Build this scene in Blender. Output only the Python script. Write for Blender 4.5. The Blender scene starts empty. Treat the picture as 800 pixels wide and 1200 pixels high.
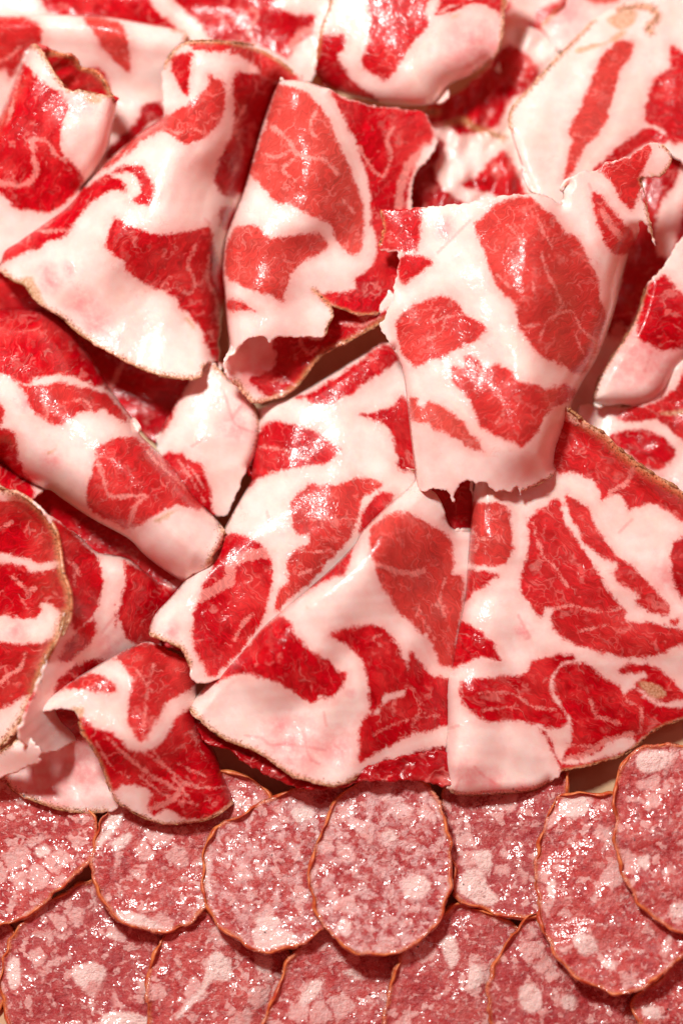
import bpy, math, random
import numpy as np
from mathutils import Vector, Matrix
from mathutils.geometry import delaunay_2d_cdt

S = 0.00033                      # metres per photograph pixel on the board
random.seed(7)
sc = bpy.context.scene
C = sc.collection

# ------------------------------------------------------------------ camera
DIST, TILT, LENS = 0.9, math.radians(11), 81.8
cam_d = bpy.data.cameras.new('camera'); cam = bpy.data.objects.new('camera', cam_d); C.objects.link(cam)
cam_d.sensor_fit = 'VERTICAL'; cam_d.sensor_height = 36; cam_d.lens = LENS
cam_d.clip_start = 0.02; cam_d.clip_end = 20
cam.rotation_euler = (TILT, 0, 0)
cam.location = (0, -DIST * math.sin(TILT), DIST * math.cos(TILT))
sc.camera = cam
cam_d.dof.use_dof = True
cam_d.dof.focus_distance = DIST - 0.034
cam_d.dof.aperture_fstop = 2.4
_ct, _st = math.cos(TILT), math.sin(TILT)

def at(px, py, z):
    """arrays of picture position + height (in pixels) -> metres on the table"""
    z = z * S * 1.45                 # picture heights to metres
    x = (px - 400) / 1200 * 36; y = (600 - py) / 1200 * 36; w = -LENS
    dx = x; dy = y * _ct - w * _st; dz = y * _st + w * _ct
    t = (z - DIST * _ct) / dz
    return np.stack([dx * t, -DIST * _st + dy * t, z + 0 * dx], -1)

# ------------------------------------------------------------------ outlines, in the pixels of the photograph's quarters
CROP = dict(a=(0, 0, .375), b=(250, 0, .375), c=(500, 0, .375), d=(0, 200, .375), e=(250, 250, .375), f=(500, 300, .375),
            g=(0, 450, .375), h=(200, 550, .375), i=(500, 500, .375), j=(0, 700, .375), k=(250, 700, .375), l=(500, 700, .375),
            m=(0, 900, .5), n=(400, 900, .5), q=(0, 0, 1))

def pts(s):
    out = []; c = CROP['q']
    for tok in s.split():
        if tok[1:2] == ':':
            c = CROP[tok[0]]; tok = tok[2:]
            if not tok: continue
        v = [float(t) for t in tok.split(',')]
        out.append([c[0] + v[0] * c[2], c[1] + v[1] * c[2]] + v[2:])
    return np.array(out)

def smooth(P, closed=True, n=5):
    m = len(P); out = []
    for i in range(m if closed else m - 1):
        if closed: p0, p1, p2, p3 = P[i - 1], P[i], P[(i + 1) % m], P[(i + 2) % m]
        else: p0, p1, p2, p3 = P[max(i - 1, 0)], P[i], P[i + 1], P[min(i + 2, m - 1)]
        for k in range(n):
            t = k / n
            out.append(.5 * ((2 * p1) + (p2 - p0) * t + (2 * p0 - 5 * p1 + 4 * p2 - p3) * t * t + (3 * p1 - p0 - 3 * p2 + p3) * t ** 3))
    if not closed: out.append(P[-1])
    return np.array(out)

def resample(P, step, closed=True):
    Q = np.vstack([P, P[:1]]) if closed else P
    L = np.concatenate([[0], np.cumsum(np.linalg.norm(np.diff(Q, axis=0), axis=1))])
    n = max(3, int(L[-1] / step)); s = np.linspace(0, L[-1], n + 1)
    if closed: s = s[:-1]
    return np.stack([np.interp(s, L, Q[:, 0]), np.interp(s, L, Q[:, 1])], -1)

def dist_line(X, P, closed=False):
    Q = np.vstack([P, P[:1]]) if closed else P
    best = np.full(len(X), 1e9)
    for k in range(len(Q) - 1):
        a, b = Q[k], Q[k + 1]; ab = b - a; L2 = ab @ ab
        if L2 < 1e-9: continue
        t = np.clip(((X - a) @ ab) / L2, 0, 1)
        d = X - a - t[:, None] * ab
        best = np.minimum(best, (d * d).sum(1))
    return np.sqrt(best)

def inside(X, P):
    x, y = X[:, 0], X[:, 1]; r = np.zeros(len(X), bool)
    for k in range(len(P)):
        x0, y0 = P[k - 1]; x1, y1 = P[k]
        if y0 == y1: continue
        c = ((y0 > y) != (y1 > y)) & (x < (x1 - x0) * (y - y0) / (y1 - y0) + x0)
        r ^= c
    return r

def sdist(X, P):
    d = dist_line(X, P, True)
    return np.where(inside(X, P), d, -d)

def tps(H):
    P = H[:, :2] / 100; z = H[:, 2]; n = len(P)
    def U(A, B):
        r = np.linalg.norm(A[:, None] - B[None], axis=2); return r * r * np.log(r + 1e-9)
    if n < 4:
        return lambda X: np.full(len(X), z.mean())
    K = U(P, P) + np.eye(n) * .02
    A = np.zeros((n + 3, n + 3)); A[:n, :n] = K; A[:n, n] = 1; A[:n, n + 1:] = P; A[n, :n] = 1; A[n + 1:, :n] = P.T
    w = np.linalg.lstsq(A, np.concatenate([z, np.zeros(3)]), rcond=None)[0]
    lo, hi = z.min() - 8, z.max() + 12
    def f(X):
        Q = X / 100
        return np.clip(U(Q, P) @ w[:n] + w[n] + Q @ w[n + 1:], lo, hi)
    return f

def wav(X, seed, L=45., amp=1.):
    r = np.random.RandomState(seed); o = 0
    for k in range(6):
        th = r.uniform(0, 6.28); q = 2 * math.pi / (L * r.uniform(.6, 1.6))
        o = o + np.sin(X[:, 0] * q * math.cos(th) + X[:, 1] * q * math.sin(th) + r.uniform(0, 6.28))
    return o * amp / 2.4

# ------------------------------------------------------------------ materials
def new_mat(name):
    m = bpy.data.materials.new(name); m.use_nodes = True
    nt = m.node_tree; nt.nodes.clear()
    out = nt.nodes.new('ShaderNodeOutputMaterial'); b = nt.nodes.new('ShaderNodeBsdfPrincipled')
    nt.links.new(b.outputs[0], out.inputs[0])
    return m, nt, b

class G:
    def __init__(s, nt): s.nt = nt
    def put(s, sock, v):
        if isinstance(v, bpy.types.NodeSocket): s.nt.links.new(v, sock)
        elif v is not None:
            if sock.type == 'RGBA' and isinstance(v, tuple) and len(v) == 3: v = v + (1,)
            sock.default_value = v
    def attr(s, name, out='Fac'):
        n = s.nt.nodes.new('ShaderNodeAttribute'); n.attribute_name = name; return n.outputs[out]
    def m(s, op, a, b=None, c=None, clamp=False):
        n = s.nt.nodes.new('ShaderNodeMath'); n.operation = op; n.use_clamp = clamp
        s.put(n.inputs[0], a); s.put(n.inputs[1], b); s.put(n.inputs[2], c); return n.outputs[0]
    def v(s, op, a, b):
        n = s.nt.nodes.new('ShaderNodeVectorMath'); n.operation = op
        s.put(n.inputs[0], a); s.put(n.inputs[1], b); return n.outputs[0]
    def noise(s, vec, scale, detail=3, rough=.55, out=0, dist=0.):
        n = s.nt.nodes.new('ShaderNodeTexNoise'); s.put(n.inputs['Vector'], vec)
        n.inputs['Scale'].default_value = scale; n.inputs['Detail'].default_value = detail
        n.inputs['Roughness'].default_value = rough; n.inputs['Distortion'].default_value = dist; return n.outputs[out]
    def vor(s, vec, scale, feat='F1', rnd=1.):
        n = s.nt.nodes.new('ShaderNodeTexVoronoi'); n.feature = feat; s.put(n.inputs['Vector'], vec)
        n.inputs['Scale'].default_value = scale; n.inputs['Randomness'].default_value = rnd; return n
    def ramp(s, f, lo, hi, a=0., b=1., smooth=True):
        n = s.nt.nodes.new('ShaderNodeMapRange'); n.interpolation_type = 'SMOOTHSTEP' if smooth else 'LINEAR'
        s.put(n.inputs[0], f); n.inputs[1].default_value = lo; n.inputs[2].default_value = hi
        n.inputs[3].default_value = a; n.inputs[4].default_value = b; return n.outputs[0]
    def mix(s, f, a, b, mode='MIX'):
        n = s.nt.nodes.new('ShaderNodeMix'); n.data_type = 'RGBA'; n.blend_type = mode
        s.put(n.inputs[0], f); s.put(n.inputs[6], a); s.put(n.inputs[7], b); return n.outputs[2]
    def bump(s, h, dist, strength=1., normal=None):
        n = s.nt.nodes.new('ShaderNodeBump'); n.inputs['Strength'].default_value = strength
        n.inputs['Distance'].default_value = dist; s.put(n.inputs['Height'], h)
        if normal: s.put(n.inputs['Normal'], normal)
        return n.outputs[0]

def coppa_material():
    m, nt, b = new_mat('cured_coppa'); g = G(nt)
    pc = g.attr('pc', 'Vector')           # flat position on the slice, 1 unit = 100 px
    # ragged borders between lean and fat
    n1 = g.noise(pc, 9, 2); n2 = g.noise(pc, 34, 3, .65); n3 = g.noise(pc, 120, 2)
    e = g.m('ADD', g.m('MULTIPLY', g.m('SUBTRACT', n1, .5), 9.), g.m('MULTIPLY', g.m('SUBTRACT', n2, .5), 5.5))
    e = g.m('ADD', e, g.m('MULTIPLY', g.m('SUBTRACT', n3, .5), 2.))
    # grain direction: stretched noise
    rot = nt.nodes.new('ShaderNodeVectorRotate'); rot.rotation_type = 'Z_AXIS'
    g.put(rot.inputs['Vector'], pc); g.put(rot.inputs['Angle'], g.attr('grain'))
    wv = g.v('ADD', rot.outputs[0], g.v('MULTIPLY', g.noise(pc, 5, 2, out=1), (.35, .35, 0)))
    st = g.v('MULTIPLY', wv, (2.6, 9, 1))
    f1 = g.noise(st, 2.2, 5, .65)
    e = g.m('ADD', e, g.m('MULTIPLY', g.m('SUBTRACT', f1, .5), 9.))
    sd = g.m('ADD', g.attr('sdf'), e)
    meat = g.ramp(sd, -2.4, 3.0)
    # fine marbling: ridges of a stretched noise
    r1 = g.m('ABSOLUTE', g.m('SUBTRACT', g.noise(st, .9, 2, .5, dist=.4), .5))
    v1 = g.ramp(r1, .0, .05, 1., 0.)
    gate = g.ramp(g.noise(pc, 3.1, 2), .53, .64)
    v1 = g.m('MULTIPLY', v1, gate)
    # seams that branch: edges of stretched, bent cells
    sw = g.v('MULTIPLY', g.v('ADD', wv, g.v('MULTIPLY', g.noise(pc, 7, 2, .6, out=1), (.2, .2, 0))), (1.7, 3.6, 1))
    v3 = g.m('MULTIPLY', g.ramp(g.vor(sw, 1.25, 'DISTANCE_TO_EDGE').outputs['Distance'], .0, .075, .9, 0.), g.ramp(g.noise(pc, 4, 2, .6), .53, .62))
    v4 = g.m('MULTIPLY', g.ramp(g.vor(g.v('MULTIPLY', sw, (1.15, .8, 1)), 2.6, 'DISTANCE_TO_EDGE').outputs['Distance'], .0, .10, .38, 0.), g.ramp(g.noise(pc, 5.3, 3, .6), .46, .60))
    v4 = g.m('MULTIPLY', v4, g.ramp(g.attr('tone'), -.1, .4, .35, 1.))
    vv = g.m('ADD', g.attr('vein'), g.m('ADD', g.m('MULTIPLY', g.m('SUBTRACT', n2, .5), 10.), g.m('MULTIPLY', g.m('SUBTRACT', n1, .5), 9.)))
    hv = g.ramp(vv, -2.2, 1.8, 1.0, 0.)
    marb = g.m('ADD', g.m('MULTIPLY', v1, .30), g.m('MULTIPLY', v3, .62), clamp=True)
    marb = g.m('MAXIMUM', g.m('MAXIMUM', marb, v4), hv)
    # lean colour
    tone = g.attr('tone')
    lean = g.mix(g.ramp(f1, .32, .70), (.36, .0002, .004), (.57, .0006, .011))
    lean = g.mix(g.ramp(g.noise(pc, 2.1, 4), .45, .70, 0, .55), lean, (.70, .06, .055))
    lean = g.mix(g.ramp(tone, 0, 1, 0, .8), lean, (.64, .125, .092))  # salmon coloured meat; lit faces are painted lighter this way too
    lean = g.mix(g.ramp(tone, 0, -1, 0, .85), lean, (.24, .0004, .003))  # darker meat; shade on steep flanks and inside folds is painted in too
    lean = g.mix(g.m('MULTIPLY', marb, .66), lean, (.84, .38, .33))
    fib = g.ramp(g.noise(g.v('MULTIPLY', wv, (5, 48, 1)), 1., 3, .6), .3, .7, .80, 1.16)
    lean = g.v('MULTIPLY', lean, fib)
    # fat colour
    fn = g.noise(pc, 4, 4, .6)
    fat = g.mix(g.ramp(fn, .35, .68), (.95, .77, .71), (.94, .67, .61))
    fat = g.mix(g.ramp(g.noise(pc, 1.6, 2), .5, .75, 0, .4), fat, (.90, .69, .57))
    near = g.ramp(sd, -13, 0, 0, .44)      # the fat next to the lean takes up its red
    fat = g.mix(near, fat, (.86, .40, .36))
    cap = g.m('ABSOLUTE', g.m('SUBTRACT', g.noise(pc, 6, 3, .6, dist=.6), .5))
    cap = g.m('MULTIPLY', g.ramp(cap, 0, .020, 1, 0), g.ramp(g.noise(pc, 3.7, 1), .60, .72))
    fat = g.mix(g.m('MULTIPLY', cap, .22), fat, (.80, .22, .16))
    blush = g.m('MULTIPLY', g.attr('blush'), g.ramp(g.noise(pc, 8, 4, .65), .25, .7, .25, 1))
    fat = g.mix(g.m('MULTIPLY', blush, .75), fat, (.84, .22, .24))
    redv = g.ramp(g.m('ADD', g.attr('redv'), g.m('MULTIPLY', g.m('SUBTRACT', n2, .5), 3.5)), 0, 3.2, .30, 0)
    fat = g.mix(redv, fat, (.68, .06, .07))
    col = g.mix(meat, fat, lean)
    # dried outer rind along the cut edge, and tan gristle
    rd = g.m('ADD', g.attr('rind'), g.m('MULTIPLY', g.m('SUBTRACT', n2, .5), 10.))
    band = g.ramp(rd, .5, 5.5, .8, 0)
    rc = g.mix(g.ramp(n2, .35, .62), (.30, .09, .028), (.70, .42, .20))
    col = g.mix(band, col, rc)
    col = g.mix(g.m('MULTIPLY', g.ramp(rd, 0, 9, 1, 0), g.ramp(g.noise(pc, 26, 2), .62, .68)), col, (.10, .035, .02))
    tan = g.ramp(g.m('ADD', g.attr('tan'), g.m('MULTIPLY', e, .6)), -2, 3)
    col = g.mix(g.m('MULTIPLY', tan, .8), col, g.mix(g.ramp(n2, .3, .7), (.42, .24, .10), (.72, .55, .36)))
    g.put(b.inputs['Base Color'], col)
    # gloss: oily film, finer and wetter on the lean
    gl = g.noise(pc, 60, 3, .7)
    g.put(b.inputs['Roughness'], g.ramp(gl, .3, .75, .28, .42))
    b.inputs['Specular IOR Level'].default_value = .12
    b.inputs['Subsurface Weight'].default_value = .5
    g.put(b.inputs['Subsurface Radius'], g.mix(meat, (1, .30, .20), (1, .06, .05)))
    b.inputs['Subsurface Scale'].default_value = .0036
    b.inputs['Coat Weight'].default_value = .5; b.inputs['Coat Roughness'].default_value = .17
    h = g.m('ADD', g.m('MULTIPLY', g.noise(g.v('MULTIPLY', pc, (60, 95, 1)), 1., 2, .7), 1.), g.m('MULTIPLY', g.noise(pc, 22, 1), .8))
    n = g.bump(h, .00019, .26)
    g.put(b.inputs['Normal'], n); g.put(b.inputs['Coat Normal'], g.bump(g.m('ADD', g.noise(g.v('MULTIPLY', wv, (20, 40, 1)), 1., 1, .5), g.m('MULTIPLY', g.noise(pc, 9, 1), 1.)), .00021, 1.))
    return m

def salami_material():
    m, nt, b = new_mat('salami_cut_face'); g = G(nt)
    pc = g.attr('pc', 'Vector')
    w = g.v('ADD', pc, g.v('MULTIPLY', g.noise(pc, 9, 3, .6, out=1), (.13, .13, 0)))
    def cells(scale, thr, edge):
        vo = g.vor(w, scale); ed = g.vor(w, scale, 'DISTANCE_TO_EDGE')
        sep = nt.nodes.new('ShaderNodeSeparateColor'); g.put(sep.inputs[0], vo.outputs['Color'])
        pick = g.m('LESS_THAN', sep.outputs[0], thr)
        return g.m('MULTIPLY', pick, g.ramp(ed.outputs['Distance'], 0, edge))
    big = g.m('MULTIPLY', cells(4.2, .22, .14), .9)
    mid = g.ramp(g.noise(w, 6.5, 2, .5), .58, .64, 0, .85)
    sml = g.ramp(g.noise(w, 16, 2, .5), .57, .66, 0, .7)
    fatm = g.m('MAXIMUM', g.m('MAXIMUM', big, mid), sml)
    hand = g.ramp(g.m('ADD', g.attr('sdf'), g.m('MULTIPLY', g.m('SUBTRACT', g.noise(pc, 20, 3, .6), .5), 9.)), -2., 3, 0, 1.)
    fatm = g.m('MAXIMUM', fatm, hand)
    n1 = g.noise(pc, 3.4, 4, .65); n2 = g.noise(pc, 14, 4, .62); n3 = g.noise(pc, 55, 3, .7)
    lean = g.mix(g.ramp(n2, .33, .68), (.32, .008, .014), (.56, .06, .055))
    lean = g.mix(g.ramp(n1, .38, .62, 0, .75), lean, (.62, .13, .11))
    lean = g.mix(g.ramp(g.attr('tone'), 0, 1, 0, .7), lean, (.24, .05, .06))
    sx = nt.nodes.new('ShaderNodeSeparateXYZ'); g.put(sx.inputs[0], pc)
    var = g.m('FRACT', g.m('MULTIPLY', sx.outputs[2], .377))
    lean = g.mix(g.ramp(var, 0, 1, 0, .55, False), lean, (.33, .045, .055))
    fat = g.mix(g.ramp(n2, .3, .7), (.80, .60, .56), (.76, .42, .38))
    fat = g.mix(hand, fat, (.88, .76, .70))
    col = g.mix(g.m('MULTIPLY', fatm, .92), lean, fat)
    smear = g.m('MULTIPLY', g.ramp(g.noise(w, 11, 5, .75), .50, .68), g.ramp(n1, .35, .6, .25, .75))
    col = g.mix(g.m('MULTIPLY', smear, .62), col, (.80, .50, .44))
    fm = g.m('MULTIPLY', g.ramp(g.noise(w, 9, 4, .65), .42, .60), g.ramp(g.attr('tone'), -.8, .3, .8, .04))
    fm = g.m('MULTIPLY', fm, g.ramp(g.noise(pc, 5, 2), .3, .62, .35, 1.))
    col = g.mix(fm, col, (.82, .64, .62))  # whitish haze of the gloss painted into the colour, strongest at negative tone
    dk = g.m('MULTIPLY', g.ramp(g.noise(pc, 10, 3, .7), .60, .72), .6)
    col = g.mix(dk, col, (.22, .004, .012))
    pep = g.vor(pc, 5.5); pr = nt.nodes.new('ShaderNodeSeparateColor'); g.put(pr.inputs[0], pep.outputs['Color'])
    pm = g.m('MULTIPLY', g.m('LESS_THAN', pr.outputs[1], .16), g.ramp(g.m('ADD', pep.outputs['Distance'], g.m('MULTIPLY', g.m('SUBTRACT', n3, .5), .05)), .05, .075, 1, 0))
    col = g.mix(g.m('MULTIPLY', pm, .85), col, (.05, .035, .035))
    rd = g.m('ADD', g.attr('rind'), g.m('MULTIPLY', g.m('SUBTRACT', n2, .5), 7.))
    col = g.mix(g.ramp(rd, .5, 5, .85, 0), col, g.mix(g.ramp(n3, .35, .65), (.50, .10, .04), (.66, .28, .13)))
    g.put(b.inputs['Base Color'], col)
    g.put(b.inputs['Roughness'], g.ramp(n3, .3, .72, .20, .42))
    b.inputs['Specular IOR Level'].default_value = .3; b.inputs['Coat Weight'].default_value = 1.; b.inputs['Coat IOR'].default_value = 1.5; b.inputs['Coat Roughness'].default_value = .16; g.put(b.inputs['Coat Normal'], g.bump(g.m('ADD', g.noise(pc, 17, 1, .5), g.m('MULTIPLY', g.noise(pc, 5, 1), 3.2)), .00058, 1.))
    b.inputs['Subsurface Weight'].default_value = .22
    b.inputs['Subsurface Radius'].default_value = (1, .2, .15); b.inputs['Subsurface Scale'].default_value = .0028
    h = g.m('ADD', g.m('MULTIPLY', n2, 2.6), g.m('MULTIPLY', n3, .5))
    h = g.m('ADD', h, g.m('MULTIPLY', fatm, .35))
    g.put(b.inputs['Normal'], g.bump(h, .0006, .9))
    return m

def simple(name, ca, cb, scale, rough=.5, bump=.0002, sss=0):
    m, nt, b = new_mat(name); g = G(nt)
    tc = nt.nodes.new('ShaderNodeTexCoord'); n = g.noise(tc.outputs['Object'], scale, 5, .65)
    g.put(b.inputs['Base Color'], g.mix(g.ramp(n, .35, .65), ca, cb))
    b.inputs['Roughness'].default_value = rough
    b.inputs['Subsurface Weight'].default_value = sss; b.inputs['Subsurface Scale'].default_value = .001
    g.put(b.inputs['Normal'], g.bump(g.noise(tc.outputs['Object'], scale * 2.3, 4, .7), bump, .8))
    return m

COPPA = coppa_material(); SALAMI = salami_material()
RIND = simple('dried_rind', (.20, .055, .018), (.52, .27, .11), 1500, .5, .0003, .1)
CASING = simple('salami_casing', (.44, .045, .014), (.70, .25, .08), 250, .35, .0002, .15)
BOARD = simple('pale_board', (.56, .38, .215), (.63, .44, .26), 60, .6, .00008)

# ------------------------------------------------------------------ building
def mesh_obj(name, verts, faces, mat, parent=None):
    me = bpy.data.meshes.new(name); me.from_pydata([tuple(v) for v in verts], [], faces); me.materials.append(mat)
    me.polygons.foreach_set('use_smooth', [True] * len(me.polygons)); me.update()
    o = bpy.data.objects.new(name, me); C.objects.link(o)
    if parent is not None:
        o.parent = parent; o.matrix_parent_inverse = Matrix.Translation(-parent.location)
    return o

def fattr(me, name, vals):
    a = me.attributes.new(name, 'FLOAT', 'POINT'); a.data.foreach_set('value', np.asarray(vals, dtype=np.float32))

def opt(s):
    """'key=value|points' -> ({key: value}, points)"""
    o = {}
    while '|' in s:
        kv, s = s.split('|', 1); k, v = kv.split('='); o[k.strip()] = float(v)
    return o, pts(s)[:, :2]

SEED = [0]
def sheet(name, parent, outline, heights, meats=(), veins=(), rinds=(), rolls=(), blush=(), redv=(), tan=(), grain=0., thick=3.2,
          wave=1.6, rag=.9, tone=0., mat=None, step=1.9, shape=None, all_lean=False, wl=45.):
    SEED[0] += 1; seed = SEED[0]
    P0 = pts(outline)[:, :2] if isinstance(outline, str) else outline
    O = resample(smooth(P0), step)
    H = pts(heights) if isinstance(heights, str) else heights
    f = tps(H)
    R = [opt(r) for r in rolls]
    RL = [smooth(p, False) for _, p in R]
    rindL = [resample(smooth(opt(r)[1], False), 1.6, False) for r in rinds]
    rindW = [opt(r)[0].get('w', 1.) for r in rinds]
    # cut edges are a little torn, folds are not
    rr = np.random.RandomState(seed)
    nrm = np.roll(O, -1, 0) - np.roll(O, 1, 0); nrm = np.stack([nrm[:, 1], -nrm[:, 0]], -1); nrm /= np.linalg.norm(nrm, axis=1)[:, None] + 1e-9
    dr = np.full(len(O), 1e9)
    for L in RL: dr = np.minimum(dr, dist_line(O, L))
    amp = rag * .8 * np.clip((dr - 3) / 6, 0, 1)
    jit = (rr.randn(len(O)) * .45 + wav(O, seed + 50, 9, .8) + wav(O, seed + 90, 22, .9)) * amp
    O = O + nrm * jit[:, None]
    lo, hi = O.min(0), O.max(0)
    ys = np.arange(lo[1], hi[1], step * .87); X = []
    for k, y in enumerate(ys):
        xs = np.arange(lo[0] + (k % 2) * step / 2, hi[0], step); X.append(np.stack([xs, np.full(len(xs), y)], -1))
    X = np.vstack(X); X += rr.uniform(-.06, .06, X.shape)
    sd = sdist(X, O); X = X[sd > step * .55]
    n = len(O)
    V = [Vector(p) for p in O] + [Vector(p) for p in X]
    vo, _e, fo, *_ = delaunay_2d_cdt(V, [(i, (i + 1) % n) for i in range(n)], [], 1, 1e-6)
    X = np.array([tuple(v) for v in vo])
    z = f(X) + wav(X, seed, wl * 1.6, wave * .9) + wav(X, seed + 7, 20, wave * .07)
    if shape: z = z + shape(X)
    for (o, _p), L in zip(R, RL):
        r = o.get('r', 12); dpt = o.get('d', r); d = np.clip(dist_line(X, L) / r, 0, 1)
        if dpt >= 0: z = z - dpt * (1 - np.sqrt(np.clip(1 - (1 - d) ** 2, 0, 1)))
        else: z = z - dpt * (.5 + .5 * np.cos(math.pi * d))
    W = at(X[:, 0], X[:, 1], z)
    F = [tuple(reversed(t)) for t in fo]
    ob = mesh_obj(name, W, F, mat or COPPA, parent)
    me = ob.data
    if me.polygons[0].normal.z < 0: me.flip_normals()
    # attributes
    sdf = np.full(len(X), -30.); tn = np.full(len(X), float(tone))
    best = np.full(len(X), -1e9)
    if all_lean: sdf[:] = 30
    for s in meats:
        o, p = opt(s)
        d = sdist(X, smooth(p)); k = d > best
        tn[k] = o.get('t', tone); best = np.maximum(best, d); sdf = np.maximum(sdf, d)
    vein = np.full(len(X), 20.)
    for s in veins:
        o, p = opt(s); L = smooth(p, False); d = dist_line(X, L) - o.get('w', 1.6)
        vein = np.minimum(vein, d)
    fattr(me, 'sdf', np.clip(sdf, -30, 30)); fattr(me, 'tone', tn); fattr(me, 'vein', vein)
    rd = np.full(len(X), 30.)
    for L, w in zip(rindL, rindW): rd = np.minimum(rd, dist_line(X, L) / w)
    fattr(me, 'rind', rd)
    bl = np.zeros(len(X))
    if len(blush):
        for x, y, r in pts(blush): bl = np.maximum(bl, np.clip(1 - np.hypot(X[:, 0] - x, X[:, 1] - y) / r, 0, 1) ** .8)
    fattr(me, 'blush', bl)
    rv = np.full(len(X), 20.)
    for s in redv: rv = np.minimum(rv, dist_line(X, smooth(opt(s)[1], False)))
    fattr(me, 'redv', rv)
    tv = np.full(len(X), -30.)
    for s in tan: tv = np.maximum(tv, sdist(X, smooth(opt(s)[1])))
    fattr(me, 'tan', tv)
    fattr(me, 'grain', np.full(len(X), grain))
    a = me.attributes.new('pc', 'FLOAT_VECTOR', 'POINT')
    a.data.foreach_set('vector', np.stack([X[:, 0] / 100, X[:, 1] / 100, np.full(len(X), seed * 3.17)], -1).astype(np.float32).ravel())
    md = ob.modifiers.new('thickness', 'SOLIDIFY'); md.thickness = thick * S; md.offset = -1
    # the crumbly rind itself
    if rindL and mat is None:
        tree_v, tree_z = X, z
        for L, w in zip(rindL, rindW):
            VV, FF = [], []
            base = 0; m = 5
            zz = np.array([tree_z[np.argmin(((tree_v - p) ** 2).sum(1))] for p in L])
            rad = .72 * (.75 + .35 * np.abs(wav(L, seed + 3, 7, 1.)) + .25 * rr.rand(len(L))) * w
            rad = rad * np.clip(wav(L, seed + 12, 24, 1.) + .7, .12, 1.25)
            rad[0] = rad[-1] = .1
            T = np.gradient(L, axis=0); T /= np.linalg.norm(T, axis=1)[:, None] + 1e-9
            Np = np.stack([-T[:, 1], T[:, 0]], -1)
            for a_i in range(len(L)):
                for b_i in range(m):
                    t = b_i / m * 6.283
                    rj = rad[a_i] * (1 + rr.uniform(-.2, .2))
                    q = L[a_i] + Np[a_i] * math.cos(t) * rj
                    VV.append((q[0], q[1], zz[a_i] - thick * .35 + math.sin(t) * rj * 1.35))
            for a_i in range(len(L) - 1):
                for b_i in range(m):
                    p, q = base + a_i * m + b_i, base + a_i * m + (b_i + 1) % m
                    FF.append((p, q, q + m, p + m))
            VV = np.array(VV)
            mesh_obj('rind', at(VV[:, 0], VV[:, 1], VV[:, 2]), FF, RIND, parent)
    return ob

def thing(name, label, cat, x, y, z, group=None):
    o = bpy.data.objects.new(name, None); C.objects.link(o); o.empty_display_size = .01
    o.location = Vector(at(np.array([x]), np.array([y]), np.array([float(z)]))[0])
    o['label'] = label; o['category'] = cat
    if group: o['group'] = group
    return o

def coppa(label, x, y):
    return thing('coppa_slice', label, 'cured meat', x, y, 0, 'folded slices of marbled coppa')

# ================================================================== THE SLICES
# ---- background, top of the picture
t = coppa('dark red blurred slice across the top left corner behind the rolled fatty slice', 200, 40)
sheet('meat_sheet', t, 'a:-60,-80 1050,-80 b:365,0 330,170 315,235 280,260 100,255 0,210 a:560,200 170,150 -60,120',
      'q:0,0,48 150,20,52 300,10,60 350,60,55 200,80,40 280,90,48',
      ['a:135,-20 300,-25 440,-20 490,30 570,100 500,92 380,68 260,52 165,42',
       't=-.3|a:545,-20 800,-30 b:185,-20 200,22 262,42 318,55 300,108 252,150 232,190 205,172 130,140 60,130 0,130 a:670,128 610,60'],
      ['w=2.5|b:80,60 120,30 140,50 110,90 130,130', 'w=5|b:310,90 270,110 240,160'], tone=-.1, grain=.3, wave=2.5)
t = coppa('small pale pink slice end tucked behind the large fatty slice at the top edge', 690, 20)
sheet('meat_sheet', t, 'c:440,15 370,60 358,85 378,110 420,160 520,120 620,60 720,0 720,-60 430,-60', 'q:640,30,42 680,0,45 660,60,40 720,0,42',
      ['t=.9|c:470,-40 640,-50 600,0 520,10'], rinds=['c:430,-5 400,35 362,75'], blush='q:660,20,40', wave=1)
t = coppa('upright red and white strip slice between two big slices at the top edge', 620, 30)
sheet('meat_sheet', t, 'c:225,-70 480,-70 440,0 400,60 400,150 420,220 230,230 200,150 235,110', 'q:600,30,32 640,10,34 620,70,28 660,40,30',
      ['t=.3|c:330,60 350,30 410,0 480,-60 450,20 380,80 395,140 350,110 320,90', 't=.2|c:225,110 250,40 280,-40 240,-40'], wave=1.5)
t = coppa('glossy greyish red slice lying deep in the gap right of the top centre fold', 570, 130)
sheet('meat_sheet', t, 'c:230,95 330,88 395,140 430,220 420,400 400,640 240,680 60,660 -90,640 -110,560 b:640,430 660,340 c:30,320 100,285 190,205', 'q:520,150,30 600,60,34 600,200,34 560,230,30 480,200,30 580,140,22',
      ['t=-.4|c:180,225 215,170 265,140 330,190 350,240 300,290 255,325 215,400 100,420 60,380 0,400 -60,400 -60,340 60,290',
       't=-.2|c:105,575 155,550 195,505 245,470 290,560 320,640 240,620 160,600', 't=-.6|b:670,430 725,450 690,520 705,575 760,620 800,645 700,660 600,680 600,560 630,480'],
      rinds=['w=1.6|c:-20,350 30,350', 'w=1.3|c:60,390 110,375 150,400 240,430'], grain=1.4, wave=4, wl=26)
t = coppa('curved slice at the top centre with a pale fat band along its lower fold', 480, 60)
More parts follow.
